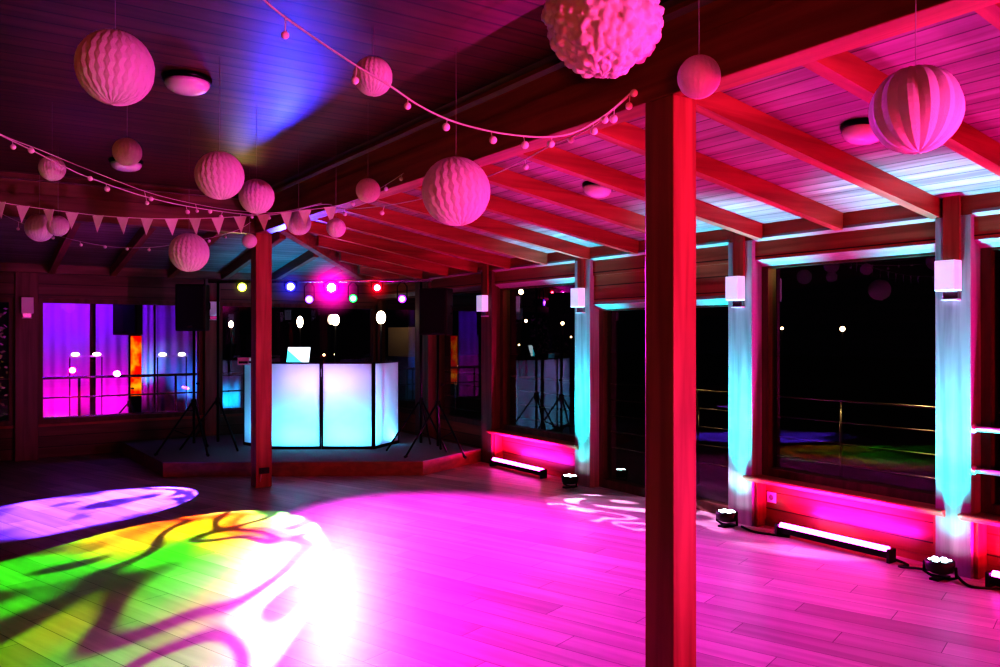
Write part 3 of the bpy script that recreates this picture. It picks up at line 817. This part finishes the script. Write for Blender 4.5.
# ------------------------------------------------------------------ floor lights along the right wall
PINK = (1.0, 0.16, 0.72)
led_mat = emit('led_strip_glow', (1.0, 0.12, .92), 9)
cy_mat = emit('cyan_led_glow', (.6, 1.0, 1.0), 14)
bar0 = None
def ledbar(y0, y1, x, label, z=0.075):
    t = empty('led_bar', (x, (y0+y1)/2, 0), 0, label, 'light bar', 'led bars on the floor by the wall')
    L_ = (y1-y0)/2
    MB().box((-.034, -L_, .03), (.034, L_, .078)).build('housing', M['blackmetal'], t, 0.004)
    ds = MB(); vs = []; nn = 9
    for yy in (-L_+.02, L_-.02):
        for k in range(nn): vs.append((.028*math.cos(PI*k/(nn-1)), yy, .08+.032*math.sin(PI*k/(nn-1))))
    ds.add(vs, [(k, k+1, nn+k+1, nn+k) for k in range(nn-1)] + [tuple(range(nn-1, -1, -1)), tuple(range(nn, 2*nn))])
    ds.build('led_strip', led_mat, t)
    for s in (-1, 1):
        MB().box((-.045, s*L_-.012, 0), (.045, s*L_+.012, .10)).build('foot_bracket', M['black'], t, 0.004)
    return t
XBAR = XF - 0.07
bars = []
def ybar(px): return P(px, 500, X=XBAR).y
for pa, pb, lab in ((891, 779, 'pink led bar on the floor below the wide black window'), (543.5, 493, 'pink led bar on the floor below the window by the stage'),):
    y0, y1 = ybar(pa), ybar(pb); bars.append((y0, y1)); ledbar(y0, y1, XBAR, lab)
yl = ybar(990); bars.append((yl-1.0, yl)); ledbar(yl-1.0, yl, XBAR, 'pink led bar cut off by the right edge of the picture')
bars.append((yl-3.0, yl-2.0)); ledbar(yl-3.0, yl-2.0, XBAR, 'pink led bar further along the right wall outside the picture')
par0 = None
pars = []
def floorpar(x, y, label):
    global par0
    if par0 is None:
        t = empty('uplight', (x, y, 0), 0)
        MB().lathe([(.06, .045), (.085, .06), (.092, .10), (.092, .125), (.085, .128)], 24).build('housing', M['black'], t)
        MB().tube([(0, -.105, .10), (0, -.11, .03), (0, -.06, .012), (0, .06, .012), (0, .11, .03), (0, .105, .10)], .01, 8).build('yoke', M['blackmetal'], t)
        MB().box((-.08, -.03, 0), (.08, .03, .014)).build('base_bar', M['blackmetal'], t)
        for k in range(7):
            a_ = k*PI/3; rr = .052 if k < 6 else 0
            MB().lathe([(.019, .126), (.017, .133), (.002, .136)], 12, Matrix.Translation((rr*math.cos(a_), rr*math.sin(a_), 0))).build('led', cy_mat, t)
        par0 = t
    else:
        t = copy_tree(par0); t.location = (x, y, 0)
    pars.append((x, y))
    return tag(t, label, 'uplight', 'cyan uplights at the wall posts')
for n, y0, y1 in postsR:
    lab = {'C': 'round cyan uplight on the floor at the rightmost cyan post', 'B': 'round cyan uplight on the floor left of the wall socket',
           'A': 'round cyan uplight on the floor beside the far pink led bar'}.get(n)
    if lab:
        floorpar(XF-0.17, (y0+y1)/2, lab)
# cables lying along the wall
for (pts_, lab) in (
    ([(XF-.1, pars[1][1]-.1, .008), (XF-.16, pars[1][1]-.3, .008), (XF-.06, pars[1][1]-.55, .008), (XBAR-.02, bars[0][1]+.03, .03)], 'black cable between the middle uplight and the long led bar'),
    ([(XBAR, bars[0][0]-.03, .03), (XF-.06, bars[0][0]-.12, .008), (XF-.14, pars[0][1]+.3, .008), (XF-.12, pars[0][1]+.09, .03)], 'black cable between the long led bar and the right uplight'),
    ([(XF-.12, pars[0][1]-.09, .03), (XF-.2, pars[0][1]-.22, .008), (XF-.06, pars[0][1]-.36, .008), (XBAR, bars[2][1]+.02, .03)], 'black cable leaving the right uplight towards the picture edge')):
    tag(MB().tube(spline(pts_, 8), .009, 6).build('power_cable', M['cable']), lab, 'cable')
# wall socket
yb1 = postsR[3][1]
so = empty('wall_socket', (XW-0.0, yb1-.09, 0.25), 0, 'white wall socket on the panelling beside the middle cyan post', 'socket')
MB().box((-.012, -.045, -.045), (0, .045, .045)).build('cover_plate', M['white'], so, 0.003)
MB().lathe([(.024, 0), (.02, .004), (.002, .002)], 16, Matrix.Translation((-.0125, 0, 0)) @ Matrix.Rotation(-PI/2, 4, 'Y')).build('socket_insert', plain('socket_grey', (.3, .3, .3), .5), so)
# chrome guard rails to the right of the nearest post
yc0 = postsR[2][1]
gr = empty('guard_rail', (XF+.03, yc0, 0), 0, 'pair of shiny steel rails across the window at the right edge', 'rail')
for z in (P(980, 429, X=XF+.03).z, P(980, 471, X=XF+.03).z):
    MB().tube([(0, 0, z), (0, -1.72, z)], .019, 12).build('rail', M['chrome'], gr)
    MB().lathe([(.033, 0), (.033, .01), (.02, .022)], 16, Matrix.Translation((0, 0, z)) @ Matrix.Rotation(PI/2, 4, 'X')).build('end_flange', M['chrome'], gr)

# ------------------------------------------------------------------ outside
struct(MB().box((XW+.35, -8, -.14), (60, 60, -.1)).build('terrace_floor', M['deck']))
struct(MB().box((-30, YB+.3, -.14), (XW+.35, 60, -.1)).build('terrace_floor', M['deck']))
def railing(p0, p1, zs, n, label):
    p0 = Vector((*p0, -.1)); p1 = Vector((*p1, -.1)); d_ = p1-p0
    t = empty('terrace_railing', p0, 0, label, 'railing')
    for z in zs: MB().tube([(0, 0, z+.1), d_+Vector((0, 0, z+.1))], .02 if z == zs[0] else .012, 8).build('rail', M['steel'], t)
    for k in range(n+1):
        q = d_*(k/n); MB().tube([q, q+Vector((0, 0, zs[0]+.1))], .018, 8).build('railing_post', M['steel'], t)
railing((7.25, -2.6), (7.25, 14.0), (1.0, .79, .58, .37, .16), 9, 'steel terrace railing beyond the right-hand windows')
railing((-4, 14.0), (7.25, 14.0), (1.0, .70, .40), 8, 'steel terrace railing beyond the back windows')
# drapes added outside, standing in for the hall reflected in the back window
DY = 15.4
def drape(pa, pb, ptop, pbot, label, mat, folds=5):
    x0, x1 = P(pa, 330, Y=DY).x, P(pb, 330, Y=DY).x
    z1 = P((pa+pb)/2, ptop, Y=DY).z; z0 = max(-.1, P((pa+pb)/2, pbot, Y=DY).z)
    m = MB(); n = folds*8; vs = []; fs = []
    for i in range(n+1):
        q = i/n; x = x0+(x1-x0)*q; y = .02*math.sin(q*folds*2*PI)
        vs += [(x, y, z0), (x, y*.8, (z0+z1)/2), (x, y, z1)]
    for i in range(n):
        for j in range(2): fs.append((i*3+j, (i+1)*3+j, (i+1)*3+j+1, i*3+j+1))
    m.add(vs, fs, True)
    o = m.build('drape', mat, loc=(0, DY, 0)); o.modifiers.new('thickness', 'SOLIDIFY').thickness = .01
    return tag(o, label, 'drape')
drape(36, 90, 300, 470, 'wide purple-lit stand-in drape behind the left end of the back window', M['drape'])
drape(96, 129.5, 298, 470, 'bright purple stand-in drape behind the middle of the back window', M['drape'], 3)
m_, nt_, out_ = newmat('red_orange_glow')  # emission puts the light into the banner, in place of a lit panel
tc_ = nt_.nodes.new('ShaderNodeTexCoord'); ns_ = nt_.nodes.new('ShaderNodeTexNoise'); ns_.inputs['Scale'].default_value = 5; nt_.links.new(tc_.outputs['Object'], ns_.inputs['Vector'])
cr_ = nt_.nodes.new('ShaderNodeValToRGB'); cr_.color_ramp.elements[0].position = .4; cr_.color_ramp.elements[0].color = (.8, .01, .0, 1); cr_.color_ramp.elements[1].position = .65; cr_.color_ramp.elements[1].color = (1, .45, .02, 1)
nt_.links.new(ns_.outputs['Fac'], cr_.inputs[0]); e2_ = nt_.nodes.new('ShaderNodeEmission'); e2_.inputs[1].default_value = .9; nt_.links.new(cr_.outputs[0], e2_.inputs[0]); nt_.links.new(e2_.outputs[0], out_.inputs[0])
drape(131, 141.5, 336, 396, 'narrow stand-in banner glowing red and orange behind the back window', m_, 2)
drape(142, 154, 297, 470, 'narrow cyan-lit stand-in drape behind the back window', M['drape'], 2)
drape(156, 203, 300, 470, 'blue-violet stand-in drape behind the right end of the back window', M['drape'], 4)
drape(222, 241, 376, 470, 'low cyan-lit stand-in drape behind the window left of the booth', M['drape'], 2)
osp = P(129.5, 335, Y=DY-.9)  # speaker and stand added outside, standing in for the left speaker's reflection
t = empty('speaker_stand', (osp.x, osp.y, -.1), -TH, 'stand-in outside the back window for the reflected left speaker stand', 'speaker stand')
tripod(t, osp.z+.1, .5, (math.radians(200), math.radians(-40), math.radians(80)))
oD = (osp-Vector((0, 0, CH))).dot(FWD)
speaker(osp, -TH, 24*oD/FPX, 42*oD/FPX, .34, 'stand-in outside the back window for the reflected left loudspeaker')
def dp(px, z, y=DY-.55): p = P(px, 330, Y=y); return Vector((p.x, y, z))  # the spots and wash below are added to light the stand-in drapes
light('drape_uplight_magenta', 'SPOT', dp(62, 0.0, DY-.5), 65, (1, .01, .75), dp(64, 1.4, DY), angle=110, blend=1)
light('drape_uplight_magenta', 'SPOT', dp(112, 0.0, DY-.5), 75, (1, .01, .85), dp(112, 1.4, DY), angle=110, blend=1)
light('standin_wash_violet', 'AREA', dp(85, 2.6, DY-.9), 45, (.3, .02, 1), dp(85, 1.2, DY), size=1.6, size_y=.2)
light('standin_uplight_cyan', 'SPOT', dp(149, .2, DY-.5), 170, (.02, .5, 1), dp(149, 1.4, DY), angle=40, blend=1)
light('standin_wash_blue', 'SPOT', dp(190, .2, DY-.5), 80, (.02, .3, 1), dp(192, 1.1, DY), angle=70, blend=1)
light('standin_uplight_cyan', 'SPOT', dp(231, .2, DY-.5), 60, (.01, .5, 1), dp(231, .6, DY), angle=70, blend=1)
# lamps outside
warm = emit('warm_lamp_glow', (1, .82, .6), 9)
dim_warm = emit('distant_lamp_glow', (1, .75, .45), 5)
def lamp_post(px, py, D, rx, rz_, label, mat, name='garden_lamp', group=None, cat='outdoor lamp', base=-.1):
    p = P(px, py, D=D); rx = rx*D/FPX; rz_ = rz_*D/FPX
    t = empty(name, (p.x, p.y, base), 0, label, cat, group)
    MB().tube([(0, 0, 0), (0, 0, p.z-base-rz_*.9)], .02 if D < 20 else .04, 8).build('pole', M['black'], t)
    m = MB(); m.ball((0, 0, 0), 1, 14, 10); o = m.build('lamp_head', mat, t, loc=(0, 0, p.z-base)); o.scale = (rx, rx, rz_)
lamp_post(231, 324.5, 16.5, 2.2, 3.4, 'oval warm lamp outside seen between left loudspeaker and back post', warm)
lamp_post(300, 322, 16.5, 3.0, 5.8, 'oval warm lamp outside seen right of the back post, above the laptop', warm)
lamp_post(335.5, 320, 16.5, 3.8, 5.6, 'oval warm lamp outside seen below the magenta spotlight', warm)
lamp_post(381, 317.5, 12.6, 4.6, 6.4, 'largest oval warm lamp, on a thin pole below the red spotlight', warm, 'pole_lamp', None, 'pole lamp', SZ)
lamp_post(505.5, 311, 14.2, 4.0, 7.0, 'oval warm lamp outside at the left side of the window by the stage', warm)
for px, py, D, r_, lab in ((57, 371, 14.9, 2.3, 'low stand-in for a reflected floor light, left one of two'), (72, 376.5, 14.9, 2.0, 'low stand-in for a reflected floor light, right one of two')):  # added outside in place of floor lights mirrored in the glass
    lamp_post(px, py, D, r_, r_*1.2, lab, warm)
for px, py, rp, lab in (
    (521, 292, 2.6, 'distant orange lamp at the top of the window by the stage'), (526, 321, 1.6, 'small distant lamp left of centre in the window by the stage'),
    (562.5, 323.5, 1.8, 'small distant lamp right of centre in the window by the stage'), (571, 337, 1.0, 'faint distant lamp beside the far cyan post'), (519, 345, 1.0, 'faint distant lamp low in the window by the stage'),
    (612, 416, 1.6, 'distant lamp behind the glass door, left one of two'), (634, 417.5, 2.0, 'distant lamp behind the glass door, right one of two'),
    (782, 328.5, 1.5, 'faint distant lamp at the left of the wide black window'), (772, 341, 1.5, 'lower faint distant lamp at the left of the wide black window'),
    (842.5, 329, 2.6, 'brightest distant lamp in the wide black window'), (792, 432, 1.8, 'low distant lamp behind the railing in the wide black window'),
    (324, 355, 1.2, 'tiny distant lamp above the booth, left one of two'), (335, 354.5, 1.0, 'tiny distant lamp above the booth, right one of two'),
    (438, 366, 1.2, 'pair-sized pinkish distant lamp right of the booth'), (3, 379, 1.4, 'tiny distant lamp in the window at the left edge')):
    D = 34.0
    if py > 400: D = 18
    lamp_post(px, py, D, rp, rp, lab, dim_warm, 'street_lamp', 'distant lamps outside', 'street lamp')
# lamp bars added outside, standing in for reflected lamps
for px, lab in ((86, 'short white stand-in light bar in front of the wide purple drape'), (172, 'short white stand-in light bar in front of the blue-violet drape')):
    p = P(px, 356, Y=DY-.3)
    t = empty('light_bar_standin', (p.x, p.y, -.1), 0, lab, 'light bar')
    MB().box((-.26, -.02, p.z+.08), (.26, .02, p.z+.11)).build('housing', M['white'], t)
    for s in (-1, 1):
        MB().tube([(s*.24, 0, 0), (s*.24, 0, p.z+.08)], .01, 6).build('leg', M['black'], t)
        m = MB(); m.ball((0, 0, 0), .05, 12, 8); o = m.build('lamp_head', emit('standin_lamp_glow', (1, .9, .75), 3), t, loc=(s*.16, -.02, p.z+.13)); o.scale = (1.3, 1, .6)
# beige panel outside the corner window
p0, p1 = P(388, 356, X=9.5), P(416, 327, X=9.5)
bpn = empty('outdoor_screen', (9.5, (p0.y+p1.y)/2, -.1), 0, 'dim beige screen wall outside behind the right end of the booth', 'screen wall')
ya, yb = sorted((p0.y-(p0.y+p1.y)/2, p1.y-(p0.y+p1.y)/2))
MB().box((0, ya, p0.z+.1), (.06, yb, p1.z+.1)).build('board', plain('beige_board', (.45, .36, .25), .8, noise=.1), bpn)
for y in (ya+.05, yb-.05): MB().box((.0, y-.03, 0), (.06, y+.03, p0.z+.1)).build('leg', M['black'], bpn)
light('terrace_glow', 'AREA', (8.6, (p0.y+p1.y)/2, 2.6), 6, (1, .8, .5), (9.5, (p0.y+p1.y)/2, 1.4), size=.5)
# yellowish garden hedge at the far left window
p = P(2, 345, Y=15.2)
hd = empty('garden_hedge', (p.x-.5, 15.2, -.1), 0, 'dim yellow-lit hedge in the window at the left edge', 'hedge')
m = MB()
for k in range(700):
    x, y, z = random.uniform(-.6, .55), random.uniform(-.15, .15), random.uniform(0, 2.2)
    a_ = random.uniform(0, 6.28); l_ = .09
    v = Vector((x, y, z)); u1 = Vector((math.cos(a_), math.sin(a_)*.5, random.uniform(-.5, .5)))*l_; u2 = Vector((-math.sin(a_)*.3, .2, .6))*l_
    m.add([v, v+u1*.5+u2*.4, v+u1, v+u1*.5-u2*.4], [(0, 1, 2, 3)])
m.build('foliage', plain('hedge_leaf', (.22, .2, .06), .7, noise=.4), hd)
MB().tube([(0, 0, 0), (0, 0, 1.8)], .05, 8).build('stem', M['black'], hd)
light('hedge_lamp', 'SPOT', (p.x-.4, 14.3, .3), 60, (1, .75, .3), (p.x-.4, 15.2, 1.1), angle=80, blend=1)

# ------------------------------------------------------------------ lighting
wd_ = bpy.data.worlds.new('night'); scene.world = wd_; wd_.use_nodes = True
bg = wd_.node_tree.nodes.get('Background') or wd_.node_tree.nodes.new('ShaderNodeBackground')
bg.inputs[0].default_value = (.004, .004, .010, 1); bg.inputs[1].default_value = 0.25
if not wd_.node_tree.nodes.get('World Output'):
    wo = wd_.node_tree.nodes.new('ShaderNodeOutputWorld'); wd_.node_tree.links.new(bg.outputs[0], wo.inputs[0])

# pink bars: grazing the panelling and washing the sloping ceiling
for y0, y1 in bars:
    light('led_bar_wash', 'AREA', (XBAR-.005, (y0+y1)/2, .125), 38, (1, .025, .62), size=.03, size_y=(y1-y0)*.95).rotation_euler = (0, PI+math.radians(-4), 0)
for x, y in pars:
    light('uplight_beam', 'SPOT', (x+.0, y, .145), 760, (.0, .75, .95), (x+.09, y, 2.2), angle=46, blend=.9, radius=.04)
    light('uplight_spill', 'SPOT', (x-.02, y, .15), 15, (.0, .85, .85), (x+.3, y, 1.0), angle=96, blend=1, radius=.04)
# bridge heads
def head(nm, energy, c_, to, angle, radius, blend=1.0):
    h = heads[nm]; d_ = (camp + Vector((0.3, 0, -.6)) - h).normalized()
    light(nm+'_beam', 'SPOT', h + d_*.09, energy, c_, to, angle=angle, blend=blend, radius=radius)
head('magenta', 3900, (1, .06, 1.0), P(590, 605, Z=0), 57, .085)
head('blue', 420, (.05, .08, 1), P(300, 60, Z=CZ), 44, .07)
head('red', 260, (1, .02, .06), P(560, 620, Z=0), 60, .06)
head('yellow', 12, (1, .9, .2), P(200, 300, Y=3), 60, .06)
# booth inside
for x in (-pw/2, pw/2):
    light('booth_led', 'AREA', bw(x, .22, .05), 8, (.06, .75, 1), bw(x, -.05, .75), size=.5, size_y=.05)
for sx, q in ((1, rwe), (-1, lwe)):
    light('booth_led', 'AREA', bw(sx*(pw+.05), .45, .06), 2.5, (.10, .6, 1), bw((q[0]+sx*pw)/2, q[1]/2, .7), size=.3, size_y=.05)
light('booth_led', 'AREA', bw(0, .34, .98), 5.0, (.60, .38, 1), bw(0, -.1, .6), size=1.0, size_y=.08)
# stage back wash on roof of the corner
light('stage_wash_blue', 'SPOT', bw(-.55, .85, 1.15), 120, (.01, .45, .9), bw(-.6, 1.0, 3), angle=115, blend=.8, radius=.1)
# party floods behind the camera, low on the floor
light('red_flood', 'SPOT', (3.1, -3.4, .55), 680, (1, .012, .05), (5.7, 4.8, .9), angle=64, blend=.8, radius=.09)
light('pink_flood', 'SPOT', (4.4, -3.7, .4), 1150, (1, .19, .85), (0.8, 4.6, 2.5), angle=47, blend=.8, radius=.09)

# gobo projections
def gobo(name, loc, to, angle, energy, stops, scale, dist, mode, contrast=(.35, .6), seed=0.0, roll=0):
    o = light(name, 'SPOT', loc, energy, (1, 1, 1), to, angle=angle, blend=.08, radius=.004)
    l = o.data; l.use_nodes = True; nt = l.node_tree; L = nt.links.new
    em = next(n for n in nt.nodes if n.type == 'EMISSION')
    tc = nt.nodes.new('ShaderNodeTexCoord'); sx = nt.nodes.new('ShaderNodeSeparateXYZ'); L(tc.outputs['Normal'], sx.inputs[0])
    x = math_node(nt, 'DIVIDE', sx.outputs[0], sx.outputs[2]); y = math_node(nt, 'DIVIDE', sx.outputs[1], sx.outputs[2])
    k = 1/math.tan(math.radians(angle/2))
    cb = nt.nodes.new('ShaderNodeCombineXYZ'); L(math_node(nt, 'MULTIPLY', x, k), cb.inputs[0]); L(math_node(nt, 'MULTIPLY', y, k), cb.inputs[1]); cb.inputs[2].default_value = seed
    n1 = nt.nodes.new('ShaderNodeTexNoise'); n1.inputs['Scale'].default_value = scale; n1.inputs['Detail'].default_value = 0.0; n1.inputs['Distortion'].default_value = dist
    L(cb.outputs[0], n1.inputs['Vector'])
    if mode in ('rings', 'rim'):
        ln = nt.nodes.new('ShaderNodeVectorMath'); ln.operation = 'LENGTH'; L(cb.outputs[0], ln.inputs[0])
        w_ = math_node(nt, 'MULTIPLY_ADD', ln.outputs['Value'], 26.0 if mode == 'rings' else 30.0, math_node(nt, 'MULTIPLY', n1.outputs['Fac'], 9.0))
    else:
        w_ = math_node(nt, 'MULTIPLY', n1.outputs['Fac'], 22.0)
    v = math_node(nt, 'MULTIPLY_ADD', math_node(nt, 'SINE', w_), .5, .5)
    mask = nt.nodes.new('ShaderNodeMapRange'); mask.inputs['From Min'].default_value = contrast[0]; mask.inputs['From Max'].default_value = contrast[1]
    mask.inputs['To Min'].default_value = .10
    L(v, mask.inputs['Value'])
    n2 = nt.nodes.new('ShaderNodeTexNoise'); n2.inputs['Scale'].default_value = 1.3; n2.inputs['Detail'].default_value = 1.0; L(cb.outputs[0], n2.inputs['Vector'])
    cr = nt.nodes.new('ShaderNodeValToRGB'); els = cr.color_ramp.elements
    while len(els) < len(stops): els.new(.5)
    for e_, (p_, c_) in zip(els, stops): e_.position = p_; e_.color = (*c_, 1)
    mixv = math_node(nt, 'ADD', math_node(nt, 'MULTIPLY', n2.outputs['Fac'], .6), math_node(nt, 'MULTIPLY_ADD', y, k*.31, math_node(nt, 'MULTIPLY_ADD', x, k*.12, .2)))
    if mode == 'rim': mixv = math_node(nt, 'ADD', math_node(nt, 'MULTIPLY', n2.outputs['Fac'], .35), math_node(nt, 'SUBTRACT', ln.outputs['Value'], .15))
    L(mixv, cr.inputs[0])
    L(cr.outputs[0], em.inputs[0]); L(mask.outputs[0], em.inputs[1])
    return o
gobo('gobo_green', heads['green']+Vector((-.06, -.08, -.05)), P(135, 577, Z=0), 28.5, 3700,
     [(.2, (.03, 1, .02)), (.50, (.07, .95, .02)), (.60, (.75, .60, .01)), (.70, (1, .12, .01)), (.80, (.25, .9, .2))], 1.7, .9, 'swirl', contrast=(.06, .5))
gobo('gobo_violet', heads['violet']+Vector((-.06, -.08, -.05)), P(100, 505, Z=0), 25, 7000,
     [(.0, (1, .6, .4)), (.5, (1, .5, .8)), (.8, (.7, .35, 1)), (1, (.2, .08, 1))], 1.6, 1.0, 'rim', seed=3.0, contrast=(.1, .7))
gobo('gobo_pink', heads['green']+Vector((.06, -.08, -.05)), P(655, 514, Z=0), 16, 3000,
     [(.2, (1, .5, .9)), (.8, (1, .5, 1))], 1.5, .8, 'swirl', contrast=(.6, .9), seed=5.0)


light('railing_warm_fill', 'POINT', (6.75, 4.2, 2.3), 12, (1, .72, .3), radius=.08)  # unseen warm points added to brighten the railing
light('railing_warm_fill', 'POINT', (6.75, 8.2, 2.3), 8, (1, .72, .3), radius=.08)

light('amber_flood', 'SPOT', (-2.6, -3.4, .5), 420, (1, .24, .07), (.3, 3.6, 3.0), angle=64, blend=.8, radius=.09)

light('ceiling_red_fill', 'SPOT', (2.95, -1.6, .4), 420, (1, .015, .18), P(500, 10, Z=CZ), angle=38, blend=1, radius=.09)  # unseen red spot added in place of bounce on the flat ceiling
